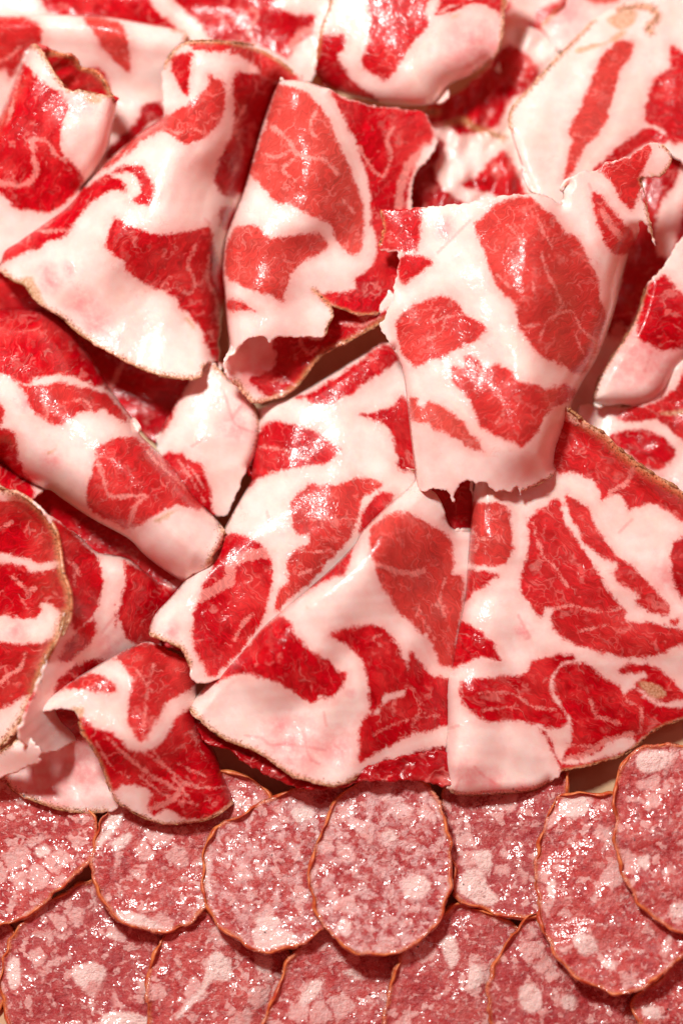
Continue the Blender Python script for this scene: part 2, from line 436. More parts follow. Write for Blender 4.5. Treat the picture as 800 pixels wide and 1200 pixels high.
sheet('meat_sheet', t, 'b:372,-80 370,0 335,100 322,180 330,250 400,290 500,320 600,331 680,326 730,305 c:70,265 140,235 185,205 222,165 236,110 242,40 242,-80',
      'q:430,20,88 520,10,92 590,20,78 480,80,90 400,90,72 560,80,80',
      ['t=.15|b:495,-50 490,60 482,130 458,200 500,236 540,250 582,195 640,120 672,80 662,30 685,-50', 't=.2|b:700,42 760,12 800,-6 c:20,45 90,35 130,15 180,18 232,45 c:240,-50 b:760,-60 720,-20',
       't=-.3|b:322,95 345,105 405,108 412,145 392,175 412,215 440,258 522,318 450,314 390,290 315,250 310,180'],
      rolls=['r=46|d=32|b:330,250 400,295 500,325 600,335 680,330 c:70,268 145,238 190,205'], rinds=['b:368,0 335,100 322,180', 'c:242,-20 236,100 222,165 185,205 140,235'],
      tan=['c:75,55 105,38 95,50'], blush='q:560,60,50', wave=1)
t = coppa('large slice at the top right with thick white fat and a slanting red streak', 700, 120)
sheet('meat_sheet', t, 'c:260,345 330,262 420,165 462,118 520,62 560,35 620,8 700,-10 800,-40 900,-60 900,560 790,500 720,470 640,520 560,620 410,660 380,622 325,592 290,500 262,410',
      'q:620,60,66 600,150,78 640,225,82 760,80,66 800,180,58 700,120,74 690,20,60 730,200,58',
      ['t=.55|c:640,128 642,160 600,240 575,330 552,400 500,460 470,510 430,570 430,520 442,480 452,440 438,420 478,335 505,270 540,185 590,130',
       't=.15|c:760,138 800,165 860,160 870,440 800,445 765,452 740,415 690,385 680,350 685,310 708,250 755,205',
       't=-.1|c:520,535 560,490 640,425 700,400 745,425 745,450 700,450 650,470 610,505'],
      rinds=['w=1.1|c:262,410 260,345 330,262 420,165 520,62', 'w=1.4|c:600,30 680,20 720,50 690,85 c:700,100'], tan=['c:465,152 500,138 560,128 600,95 625,100 600,125 540,145 500,158 470,166', 'c:560,60 620,30 660,40 640,80 600,95'], rolls=['r=14|d=8|c:260,420 290,500 330,592'], wave=1.6)
t = coppa('dark red slice with a slim white streak down in the gap at the right edge', 770, 260)
sheet('meat_sheet', t, 'c:600,760 640,640 690,540 740,470 780,440 900,440 f:900,130 760,260 640,420 560,520 440,520 480,300 560,60', 'q:760,220,38 790,280,32 720,320,20 690,440,12 700,400,14',
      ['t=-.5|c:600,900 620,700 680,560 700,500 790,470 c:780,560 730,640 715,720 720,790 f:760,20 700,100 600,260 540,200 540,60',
       't=-.2|c:900,480 900,900 780,860 765,790 790,700 820,600'], veins=['w=7|f:600,225 575,290 545,330', 'w=4|f:480,410 470,450'], wave=3)  # these two pale veins are silvery gloss painted on, not fat
t = coppa('folded slice at the right edge with a thick fatty end pointing down left', 750, 400)
sheet('meat_sheet', t, 'f:900,-100 800,-60 740,30 690,82 680,110 655,180 625,240 575,315 530,395 518,450 545,470 600,462 650,470 700,450 740,420 790,350 900,250',
      'q:690,470,52 700,420,62 740,400,70 760,330,72 790,290,64 790,420,55 720,340,64',
      ['t=-.1|f:690,90 745,60 790,110 860,160 860,300 800,290 740,295 690,275 655,240 670,150'], rinds=['f:680,100 655,180 625,240 575,315 530,395 518,450'],
      rolls=['r=16|d=16|f:680,90 655,180 625,240 575,315 530,395 518,450 560,470', 'r=22|d=20|f:600,470 690,460 740,422 790,350 900,250'], blush='f:690,300,70 q:720,330,40', redv=['f:740,130 720,180', 'f:700,300 680,360'], wave=1.2)
t = coppa('flat red slice at the right edge above the brown rimmed fan slice', 760, 530)
sheet('meat_sheet', t, 'f:470,480 520,462 600,475 690,440 780,340 900,240 900,860 760,800 640,700 540,620 470,560', 'q:700,480,32 790,480,38 760,540,30 800,600,28 700,540,28',
      ['t=.2|f:900,250 810,350 765,420 700,460 640,470 590,505 640,520 720,515 770,560 820,590 900,600', 't=-.1|f:560,575 600,548 680,545 735,565 772,600 765,640 720,668 670,655 620,612'],
      veins=['w=1.5|f:780,380 720,440'], tan=['f:730,490 800,478 830,490 760,498'], blush='q:770,580,40', grain=2.6, wave=2)
# ---- upper left
t = coppa('pale fatty slice rolled over behind the upright curl at the upper left', 150, 60)
sheet('meat_sheet', t, 'a:-60,38 0,50 100,46 200,46 330,52 450,72 540,88 582,100 580,125 540,160 520,200 520,300 560,420 420,560 200,560 -60,400',
      'q:60,36,78 150,46,80 210,50,70 70,75,52 110,90,46 150,90,52 170,130,40 0,60,72 110,150,34 200,100,46',
      ['t=.3|a:-60,50 60,50 118,72 136,108 122,150 92,148 66,195 32,250 15,220 -60,220', 't=.55|a:262,50 330,58 385,78 402,130 405,222 380,210 330,170 305,122',
       't=0|a:285,212 330,228 346,270 335,305 285,260', 't=-.5|a:440,330 500,318 520,360 465,392 420,440 350,500 325,485 380,420 430,375'],
      veins=['w=2|a:60,150 30,180 0,190'], rolls=['r=34|d=30|a:-60,36 0,48 100,44 200,44 330,50 450,70 540,86 585,100'], rinds=['a:540,90 582,100 580,125'], wave=1.3)
t = coppa('tight red curl standing upright in the upper left corner', 45, 120)
sheet('inner_fold', t, 'a:115,140 165,160 230,178 252,210 282,216 322,248 348,296 366,315 330,330 220,310 150,240', 'q:60,65,88 90,75,90 110,85,86 130,115,88 100,110,66',
      all_lean=True, tone=.1, rinds=['a:150,168 190,170 235,188 252,212 285,220 322,252 346,298'], wave=2.5, wl=20)
sheet('outer_fold', t, 'a:100,138 125,152 150,190 182,242 215,280 270,286 322,296 350,303 366,322 352,400 335,470 300,540 280,640 d:100,200 0,290 -60,320 a:-60,450 0,360 38,270 62,220 78,175',
      'q:40,60,104 70,100,100 130,125,96 100,200,74 0,250,66 20,160,90 60,180,88 110,150,94 0,300,55',
      ['t=-.05|a:62,225 80,195 112,240 150,262 200,300 212,330 195,400 190,450 200,480 240,520 265,560 200,640 150,665 100,662 50,650 0,600 -60,560 -60,430 0,355 40,280'],
      veins=['w=3.5|a:100,440 108,500 112,548 62,580 0,572', 'w=2.4|a:108,430 150,448 172,480 205,502', 'w=1.2|a:60,240 40,330 22,385', 'w=3|a:95,165 118,215 170,270 212,310'],
      rinds=['w=1.3|a:100,138 125,152 150,190 182,242 215,280', 'w=1.1|a:215,280 270,286 322,296 350,303 366,322'], rolls=['r=26|d=34|a:95,140 62,220 38,270 0,360 -60,450', 'r=20|d=24|a:370,320 354,400 337,470 300,540 260,590'],
      tan=['a:262,300 320,305 312,322 275,320'], redv=['w=1|a:200,330 180,370 195,440', 'a:350,320 335,360'], blush='q:95,120,22', grain=1.2, wave=1)
t = coppa('dark red slice in the gap above the thick rolled slice at the left', 150, 440)
sheet('meat_sheet', t, 'q:-30,300 60,320 140,370 240,430 262,470 200,520 160,500 120,450 60,400 -30,400', 'q:0,350,30 100,400,16 200,460,14 240,460,20',
      ['t=-.1|q:-40,300 60,320 140,370 240,430 262,470 200,530 160,510 120,450 60,410 -40,410'], veins=['w=3|d:340,690 365,640 385,600'], wave=2)
t = coppa('wide folded slice at the upper left whose white fat ends in a brown lower edge', 160, 270)
sheet('meat_sheet', t, 'a:512,205 540,160 585,130 700,128 800,140 b:60,131 130,148 200,183 250,223 280,262 200,500 100,760 e:30,300 20,480 d:705,605 668,598 638,612 632,640 592,652 500,640 400,600 330,560 250,510 190,458 150,436 110,408 80,360 45,345 8,318 -12,300 0,240 60,200 140,150 200,110 a:260,585 330,508 430,420 500,372 512,345 505,280',
      'q:230,75,92 195,95,72 200,130,78 300,60,72 330,85,66 270,110,80 150,180,92 60,250,74 10,315,62 110,330,68 170,395,62 238,437,60 200,260,88 250,350,48 262,420,40 262,200,56 240,180,84 225,300,76 290,130,60',
      ['t=.1|a:530,185 560,165 602,172 592,230 590,292 567,288 548,240', 't=.25|a:590,138 700,130 800,142 b:60,133 130,152 200,187 262,240 250,262 205,270 185,268 140,220 80,176 0,160 a:740,160 690,158 640,160',
       't=.45|a:652,236 700,262 706,320 690,370 662,410 600,448 560,446 512,412 450,438 415,465 350,520 300,540 330,505 400,440 480,380 560,342 618,300 650,265',
       't=-.35|b:66,245 100,225 220,260 260,330 200,440 150,580 82,612 30,608 2,560 30,470 60,420 66,350 58,280', 't=.1|b:25,650 60,640 70,670 42,720 18,700',  # first patch: shade of the steep right flank darkens the meat colour
       't=0|d:-20,250 60,200 140,150 230,72 340,8 380,-18 440,-12 475,40 480,80 466,106 440,106 405,92 432,75 440,48 415,8 370,8 350,18 390,40 396,66 350,66 300,90 262,125 236,160 215,190 200,212 150,225 122,245 62,265 28,278 0,295',
       't=.15|d:360,145 400,168 440,185 510,202 560,195 640,180 664,186 672,230 690,290 720,400 720,520 700,600 678,596 650,560 630,500 590,450 560,430 540,392 510,382 450,350 400,320 380,280 332,240 342,190'],
      veins=['w=1.3|d:510,385 545,366 590,386 608,365 602,330 588,290 612,235', 'w=1.6|d:655,270 650,340 678,400 680,480', 'w=1.8|d:110,182 150,192 200,186', 'w=1.5|b:100,330 70,400 90,470 60,550', 'w=1.2|a:520,400 560,415 600,400 640,420'],
      rinds=['w=1.35|d:8,318 45,345 80,360 110,408 150,436 190,458 250,510 330,560 400,600 500,640 592,652 632,640 640,612', 'w=1.2|a:512,205 540,160 585,130 700,128 800,140 b:60,131 130,148 200,183 250,223'],
      tan=['d:60,350 100,330 135,395 150,430 110,405', 'd:565,445 600,470 612,500 590,480'],
      rolls=['r=34|d=34|b:200,270 150,400 100,580 38,750 e:28,180 34,240 42,340 52,470', 'r=75|d=-16|a:640,200 600,330 540,480 d:470,150 360,240 260,330', 'r=22|d=30|d:-12,300 0,240 60,200 140,150 200,110 a:260,585 330,508 430,420 500,372'],
      blush='d:150,318,16 215,308,12 260,420,26 300,480,26 340,540,20 q:60,330,18', redv=['d:640,150 655,165'], grain=.9, wave=1.3)
t = coppa('slice folded into a cone in the upper centre with a torn white lip below', 360, 250)
sheet('inner_fold', t, 'e:60,420 50,440 38,470 42,500 70,528 85,550 105,572 130,592 200,577 260,541 300,490 345,437 400,411 450,386 500,356 545,330 565,250 400,220 200,300 90,360',
      'q:265,425,80 275,445,66 290,430,56 300,470,56 330,440,46 360,420,56 400,390,64 445,370,72 380,340,60 345,460,50',
      ['t=-.35|e:190,392 250,380 330,392 340,350 370,290 420,300 470,330 500,318 560,290 540,335 450,386 400,412 345,437 300,492 260,543 200,570 160,568 110,520 150,500 182,482 193,450',
       ], veins=['w=1.5|e:400,345 460,350 520,325', 'w=2|e:270,400 300,440 320,420'], rinds=['w=1.4|e:70,528 105,572 130,592 200,577 260,541 300,490 345,437 400,411 450,386 500,356 540,330'], blush='e:140,480,45', grain=.6, wave=1.6, wl=25)
sheet('outer_fold', t, 'b:200,265 230,250 282,254 340,270 370,284 420,308 500,329 600,340 655,352 675,380 700,430 690,470 640,530 620,600 620,700 e:600,60 590,160 565,270 530,312 460,317 410,302 372,290 374,320 360,350 352,380 330,389 290,384 250,387 210,386 190,392 176,406 160,383 130,388 100,400 70,425 48,452 35,475 32,450 50,420 42,340 34,240 28,180 b:38,750 70,660 100,580 150,400',
      'q:300,110,92 345,110,96 300,200,96 350,200,106 400,170,92 330,300,104 290,330,94 300,385,88 370,385,84 265,420,86 430,130,76 500,150,60 480,200,60 430,300,76 445,365,74 265,300,84 380,290,88',
      ['t=.6|b:190,275 230,268 272,280 305,302 350,352 372,390 382,432 402,470 432,540 462,622 471,690 466,762 448,796 420,792 385,755 362,700 322,680 282,662 242,640 212,642 190,630 162,600 122,552 108,530 140,470 165,380',
       't=0|b:365,282 420,308 500,329 600,340 660,355 690,430 650,480 610,600 620,720 e:620,60 600,160 565,270 530,310 460,316 400,300 348,276 332,252 440,238 438,210 472,180 500,155 505,60 490,20 b:492,700 488,600 470,520 450,462 425,410 395,345',
       't=.55|e:62,50 110,35 150,50 178,78 240,68 330,64 360,100 330,130 282,150 250,182 232,230 218,278 190,264 120,240 62,215 32,180 40,100', 't=.4|e:46,270 90,275 132,308 100,300 62,306 44,300'],
      veins=['w=2.6|b:185,395 235,440 262,482 300,492 350,500 385,545', 'w=1.6|b:245,500 218,530 255,562', 'w=1.2|b:400,620 440,665', 'w=2.2|b:560,398 542,440 556,490 525,552 482,508 455,462', 'w=5|b:665,455 610,520 585,590 578,640', 'w=1.1|b:150,480 200,490 240,470', 'w=1.3|b:330,330 300,400 340,440'],
      rinds=['w=.9|e:310,237 330,255 365,290 374,320 360,350 352,380', 'w=.8|e:372,290 410,302 460,317 530,312'], rolls=['r=65|d=-14|b:290,290 320,480 300,640 e:170,20 120,180 130,330', 'r=18|d=30|b:190,275 150,400 100,580 38,750 e:28,180 34,240 42,340 52,420', 'r=12|d=12|b:200,262 230,248 282,252 340,268'],
      grain=.8, wave=1.3)
# ---- centre
t = coppa('deep red slice end seen in the dark slot between the two lower fans', 530, 600)
sheet('meat_sheet', t, 'q:495,550 565,550 565,650 520,645 500,600', 'q:530,560,44 530,640,34 550,600,40 510,600,42', all_lean=True, tone=0, wave=1)
t = coppa('round ended fatty slice between the rolled slice and the centre with a pink vein', 240, 520)
sheet('meat_sheet', t, 'g:780,250 738,345 715,402 690,415 655,400 600,350 520,245 488,190 510,130 548,60 d:600,645 635,612 670,600 e:20,490 60,520 100,560 138,620 146,680 136,740 118,790',
      'q:240,450,46 290,500,44 230,520,50 215,570,42 265,600,30 290,560,36 200,520,38', ['t=0|g:520,215 570,218 600,240 632,255 652,312 665,362 668,400 700,440 640,420 560,330 510,250', 't=-.3|d:600,640 575,690 548,750 525,800 500,810 520,740 560,690'],
      veins=['w=1|g:560,240 600,300 640,370', 'w=.9|g:600,262 640,330'], rinds=['w=1.1|e:5,480 60,520 100,560 138,620 146,680 136,740'],
      redv=['w=1|g:600,195 625,178 642,168', 'g:690,10 705,40 720,90 740,130 790,150', 'g:760,60 730,100'], blush='q:275,500,26 285,470,22', rolls=['r=14|d=14|e:60,520 100,560 140,620 148,680 138,740 118,790', 'r=12|d=12|d:640,612 600,645 g:548,60 510,130 488,190'], wave=1.2)
t = coppa('long folded slice at the picture centre with a curled white foot at lower left', 330, 620)
sheet('meat_sheet', t, 'e:112,790 125,640 160,600 250,570 340,520 420,470 480,430 540,402 575,425 620,500 680,800 q:510,560 450,625 370,705 300,770 h:200,625 140,658 90,668 65,650 58,610 35,562 0,545 -40,527 -68,512 -50,455 0,400 60,330 130,250 170,180 220,90 250,35',
      'q:450,415,48 330,520,48 300,560,46 400,620,66 340,600,64 250,680,66 200,740,74 232,795,68 300,720,60 450,530,50 400,500,56 400,680,48 215,700,60 260,760,58',
      ['t=0|e:258,576 300,560 350,530 400,500 470,450 540,405 585,440 552,482 490,520 440,556 400,576 350,600 310,592 288,580', 't=-.1|e:455,630 500,620 560,600 590,570 640,640 680,800 580,800 570,740 548,680 502,646',
       't=.1|e:118,730 160,662 200,650 270,665 330,690 385,728 397,744 340,785 280,792 h:310,15 262,40 240,60 235,30', 't=.45|h:370,112 400,72 440,46 480,50 530,44 590,25 650,38 658,55 600,92 590,130 578,180 560,215 520,262 480,305 440,352 400,382 330,440 335,390 368,340 358,300 388,250 428,235 430,208 402,205 382,180 374,140',
       't=.1|h:615,108 650,76 700,80 650,150 590,200 598,130', 't=-.1|h:148,217 200,205 242,210 290,240 315,290 316,360 300,430 270,500 200,590 130,650 100,622 68,550 68,480 88,400 118,330 140,270'],
      veins=['w=2.2|h:252,455 225,485 200,530', 'w=6.5|h:300,262 240,270 190,300 178,350 120,385 90,400', 'w=2.5|h:62,480 72,560 110,632', 'w=1.3|h:400,250 450,260 500,250', 'w=1.2|h:430,160 500,150', 'w=1.2|h:400,330 470,300', 'w=1.6|e:150,730 220,740 300,770'],
      rinds=['w=1.3|h:-68,512 -40,527 0,545 35,562 58,610'], rolls=['r=20|d=26|h:-68,505 -50,450 0,395 60,325 130,245 170,175 220,85 250,35 e:118,780 125,640', 'r=14|d=14|e:130,630 160,598 250,568 340,518 420,468 480,428'],
      redv=['h:300,130 308,165', 'w=1|h:200,70 220,120'], blush='q:200,740,16', grain=2.2, wave=1.3)
t = coppa('lower centre fan slice with a white pointed left corner above the salami', 400, 760)
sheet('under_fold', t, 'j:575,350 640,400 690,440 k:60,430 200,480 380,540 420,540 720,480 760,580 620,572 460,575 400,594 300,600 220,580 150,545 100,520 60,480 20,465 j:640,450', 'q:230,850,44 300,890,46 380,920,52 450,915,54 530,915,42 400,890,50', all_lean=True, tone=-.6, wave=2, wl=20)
sheet('outer_fold', t, 'i:-60,130 0,185 42,225 62,290 88,322 170,330 170,400 150,540 130,640 110,760 l:110,300 k:800,545 740,556 620,560 540,554 480,552 450,562 420,580 380,591 340,585 300,575 240,555 190,520 130,480 50,450 0,420 j:640,400 600,362 h:60,735 88,700 130,650 200,590 280,500 350,440 480,330 570,240 600,190 680,110 740,60 772,10',
      'q:510,575,62 525,640,54 400,700,86 330,740,80 250,820,62 300,860,58 400,910,60 380,820,70 530,750,42 520,880,30 450,780,74 460,650,84 470,900,36 430,880,52',
      ['t=0|h:570,228 560,292 538,332 490,346 430,372 470,335 530,280', 't=.55|h:618,205 650,160 700,134 750,138 790,160 i:10,310 42,320 72,352 84,420 82,455 115,470 112,540 98,640 80,745 40,742 25,700 0,650 h:785,522 752,482 712,445 690,408 660,370 645,330 630,280',
       't=0|h:320,462 350,460 378,478 392,520 440,568 490,594 510,618 546,640 530,690 500,718 465,714 440,734 400,708 350,680 300,655 240,640 180,650 100,695 92,700 130,650 200,590 270,510 300,480',
       't=-.05|h:492,520 570,490 640,488 680,508 716,560 742,620 746,680 722,690 700,704 672,704 660,738 630,760 620,740 614,680 604,620 580,578 540,545',
       't=-.1|k:610,172 642,190 680,240 735,250 790,260 780,400 720,400 690,412 620,430 560,460 490,500 455,516 454,440 460,390 490,362 515,358 540,325 580,312 600,290 604,230', 't=-.6|k:468,548 520,512 600,492 680,470 790,470 790,560 620,566 540,556'],
      veins=['w=3.2|h:630,292 690,312 740,326 790,318', 'w=1.2|k:520,150 500,130 525,115', 'w=1.3|k:642,330 640,362 620,400', 'w=1.2|k:500,430 560,400 620,380 700,370', 'w=1.3|k:650,60 690,130', 'w=1.2|i:60,470 40,540 60,600', 'w=1.1|i:20,560 60,560'],
      rinds=['w=1.25|j:590,345 640,400 k:0,420 50,450 130,480 190,520 240,555 300,575 340,585 380,591 420,580 450,562'],
      rolls=['r=60|d=-14|h:740,180 640,300 500,420 400,540 300,640', 'r=20|d=30|h:60,735 88,700 130,650 200,590 280,500 350,440 480,330 570,240 600,190 680,110 740,60 772,10', 'r=16|d=22|i:170,330 170,400 150,540 130,640 110,760 l:110,300 100,560', 'r=10|d=6|i:60,290 90,325 135,328'],
      redv=['k:100,432 150,440 180,462 230,458 350,478', 'k:345,360 352,400', 'k:280,420 300,500 330,520', 'k:380,465 400,480'], blush='k:250,480,55 380,470,30 q:330,850,20 k:430,300,8', tan=['h:422,425 432,430 425,437'], grain=2.0, wave=1.4)
t = coppa('lower right fan slice, the broadest one, with a thick brown dried rim on top', 660, 720)
sheet('meat_sheet', t, 'f:380,440 440,476 500,522 560,558 600,600 650,640 690,670 740,698 800,738 900,810 i:960,400 l:960,300 880,345 800,382 720,412 660,460 620,490 560,512 480,532 425,542 410,562 380,582 340,602 290,611 200,617 110,620 68,605 58,570 55,500 62,400 60,280 75,180 i:68,770 95,640 115,540 128,400 140,250 150,150 220,80',
      'q:640,470,66 560,600,66 552,700,58 535,850,50 575,930,42 620,700,66 700,760,54 640,890,36 790,850,20 800,600,56 700,510,64 740,550,60 790,590,56 700,620,60 800,720,46 580,800,54',
      ['t=.25|i:370,-20 420,-30 560,35 680,125 800,210 900,290 900,380 800,300 745,262 700,245 655,254 628,266 616,232 590,215 560,222 545,226 530,180 500,160 460,145 400,135 380,60',
       't=.25|i:318,290 378,240 410,224 422,250 432,292 470,358 500,400 540,458 572,520 618,570 622,600 645,612 700,610 800,640 870,660 870,680 800,682 730,710 680,724 600,720 530,700 460,680 400,642 388,600 394,566 370,568 360,596 322,560 290,512 300,440 314,400 318,350',
       't=.3|i:430,214 470,230 510,258 520,300 560,358 600,410 650,440 700,500 748,550 758,588 700,582 652,552 658,530 600,492 580,460 592,430 552,410 500,370 470,320 444,278',
       't=.5|i:130,248 190,238 242,246 262,290 270,360 252,420 200,436 125,426 118,380', 't=.2|i:110,450 170,450 220,464 182,500 150,520 110,552', 't=-.05|i:90,615 150,630 190,660 220,700 226,735 180,722 130,732 70,755',
       't=0|l:108,268 165,250 240,246 300,240 330,200 380,180 450,180 462,194 430,202 402,230 382,270 400,320 432,360 442,382 412,410 380,410 340,398 270,386 190,390 158,370 112,330',
       't=-.1|l:468,205 520,215 560,258 600,275 618,300 650,285 700,330 780,342 860,332 960,330 880,360 800,382 720,412 660,450 640,440 580,450 520,488 440,512 420,500 440,460 452,430 446,380 420,340 396,290 395,250 420,215',
       't=0|l:345,402 382,435 402,480 422,518 480,518 560,498 640,470 700,420 720,415 660,462 560,514 480,534 422,540 400,505 372,450', 't=.05|l:600,222 640,208 700,214 760,250 792,290 860,335 800,320 740,332 700,310 650,272 690,240 640,238 604,240',
       't=-.5|i:765,372 800,345 860,330 900,560 810,545 775,500 760,430', 't=.5|i:768,604 782,600 785,612 772,614', 't=.3|l:760,68 782,75 775,88 762,82'],
      veins=['w=2.5|i:645,130 620,178 592,190 572,212 612,245', 'w=1.2|i:140,330 160,352 150,392', 'w=1.2|i:128,350 192,352', 'w=1.8|l:512,318 528,368 600,392', 'w=2|l:622,285 622,320 668,350 664,420', 'w=4|l:640,430 560,450 500,490 440,505', 'w=1.2|l:440,460 530,470', 'w=1.2|i:330,300 360,400 400,440 440,500', 'w=1.2|i:400,570 450,560 540,580 600,570', 'w=1.2|i:480,640 560,620', 'w=1.2|l:160,300 260,300 330,340 400,350', 'w=1.2|l:190,350 260,345', 'w=.9|l:240,250 290,300', 'w=1|l:100,660 180,350'],
      rinds=['w=2.6|f:440,476 500,522 560,558 600,600 650,640 690,670 740,698 800,738 860,790', 'w=1.1|l:70,605 110,620 200,617 290,611 340,602 380,582', 'w=.9|l:425,542 480,532 560,512 620,490 660,460 720,412 800,382'],
      rolls=['r=45|d=-9|i:200,250 200,450 170,700 l:150,300 130,500', 'r=16|d=26|i:150,150 140,250 128,400 115,540 95,640 68,770 l:75,180 60,280 62,400 55,500 58,570', 'r=26|d=-12|f:440,476 560,558 650,640 800,738 900,810', 'r=14|d=12|l:68,605 110,620 200,617 290,611 340,602 380,582'],
      redv=['i:285,590 300,620 320,655 310,662', 'l:150,530 180,560 230,590', 'l:70,410 100,400', 'i:640,290 600,330', 'l:100,570 90,600'], blush='l:130,560,26 200,590,26 300,600,14 i:300,640,14 760,470,26', tan=['l:660,265 690,262 735,280 745,305 715,318 680,295'], grain=2.5, wave=1.6)
t = coppa('topmost slice right of centre, its ragged lower edge hanging over two fan slices', 590, 380)
sheet('meat_sheet', t, 'b:520,655 580,655 640,650 720,641 800,631 c:200,618 280,607 330,604 360,608 390,624 412,634 425,615 422,590 440,560 480,538 530,530 545,512 600,495 650,478 690,448 735,452 762,480 762,510 735,545 700,555 668,560 668,600 690,660 705,740 715,770 690,720 670,690 655,740 630,790 f:605,80 590,150 562,240 530,320 482,400 452,460 432,520 405,600 402,650 395,685 352,712 300,735 294,752 284,722 262,735 238,732 215,735 192,722 180,705 160,712 145,706 112,702 95,725 84,745 82,770 70,742 60,735 28,728 20,722 0,732 e:640,860 628,790 615,690 605,600 592,500 562,425 522,358 530,335 560,262 568,205 580,150 570,120 540,116 516,100 530,50 530,10',
      'q:455,260,96 480,285,98 560,240,118 640,245,120 658,240,108 560,400,118 620,500,106 600,570,84 500,565,80 480,400,96 700,350,92 672,215,118 690,190,112 740,180,118 740,215,108 700,280,108 640,330,124 520,470,108 540,310,122 720,300,92 670,440,88 645,540,80',
      ['t=.2|b:510,650 642,645 648,700 640,755 620,800 e:642,110 600,120 545,118 500,100 520,40', 't=.2|e:588,135 642,130 682,158 650,186 612,215 584,216 574,175',
       't=.5|c:212,640 280,615 330,618 362,650 400,680 430,722 470,740 500,800 f:530,60 545,140 560,190 548,255 530,302 500,350 472,372 400,332 350,310 312,262 280,210 270,150 230,110 202,70 190,20 c:178,790 148,715 168,680',
       't=.4|e:575,330 602,298 660,270 715,258 f:92,140 120,180 165,205 180,236 150,266 100,290 50,318 e:665,464 628,480 592,440 572,380',
       't=.4|f:75,345 110,345 118,314 160,320 180,346 220,340 265,360 290,390 340,400 380,414 430,400 460,418 450,450 402,472 370,500 352,540 300,602 280,590 240,574 190,550 160,520 130,450 100,412 74,380',
       't=.75|f:-5,455 40,462 90,498 130,540 165,582 178,612 140,602 80,566 30,542 0,524 e:645,655 612,640 606,600 615,575 640,578 640,600 655,602 665,590', 't=.3|c:515,600 545,610 575,650 620,700 652,745 640,790 610,800 570,780 540,725 520,660', 't=.35|c:530,528 580,505 640,480 690,450 700,480 672,535 665,600 640,655 605,625 570,560'],
      veins=['w=1.6|f:358,-10 375,50 405,110 420,150 406,180 370,210 350,262', 'w=1.5|f:405,180 455,172 478,222 520,262 536,300', 'w=1|f:330,80 342,142', 'w=1|f:220,60 262,100 300,110', 'w=1.2|c:340,640 350,700 392,772', 'w=1|c:250,700 300,760', 'w=1.3|f:122,182 60,190 18,206', 'w=1.1|f:60,190 42,240 0,262', 'w=1|e:700,300 670,350', 'w=2|f:120,340 160,350 175,370', 'w=4|c:545,660 570,700 600,740', 'w=1|f:200,400 240,470 220,520', 'w=1|f:460,240 500,330', 'w=1|f:300,220 350,215'],
      rinds=['w=.9|b:520,660 e:525,10 530,50 516,98', 'w=1|c:735,545 762,510 762,480 735,452', 'w=.8|f:395,685 352,712 300,735', 'w=1|c:668,560 690,660 705,740'],
      rolls=['r=60|d=-14|c:350,680 f:330,60 340,260 320,420 310,600', 'r=24|d=34|c:655,740 630,790 f:605,80 590,150 562,240 530,320 482,400 452,460 432,520 405,600 402,650', 'r=14|d=16|e:565,425 592,500 605,600 615,690 628,790 640,860', 'r=12|d=12|c:425,640 424,600 440,575'],
      redv=['c:505,575 512,590', 'w=1|b:800,690 760,730 700,790'], blush='c:60,700,14 q:520,270,16 c:640,560,20', tan=['c:690,535 720,545 745,530 740,548 700,556'], grain=.5, wave=1.3, rag=1.2)
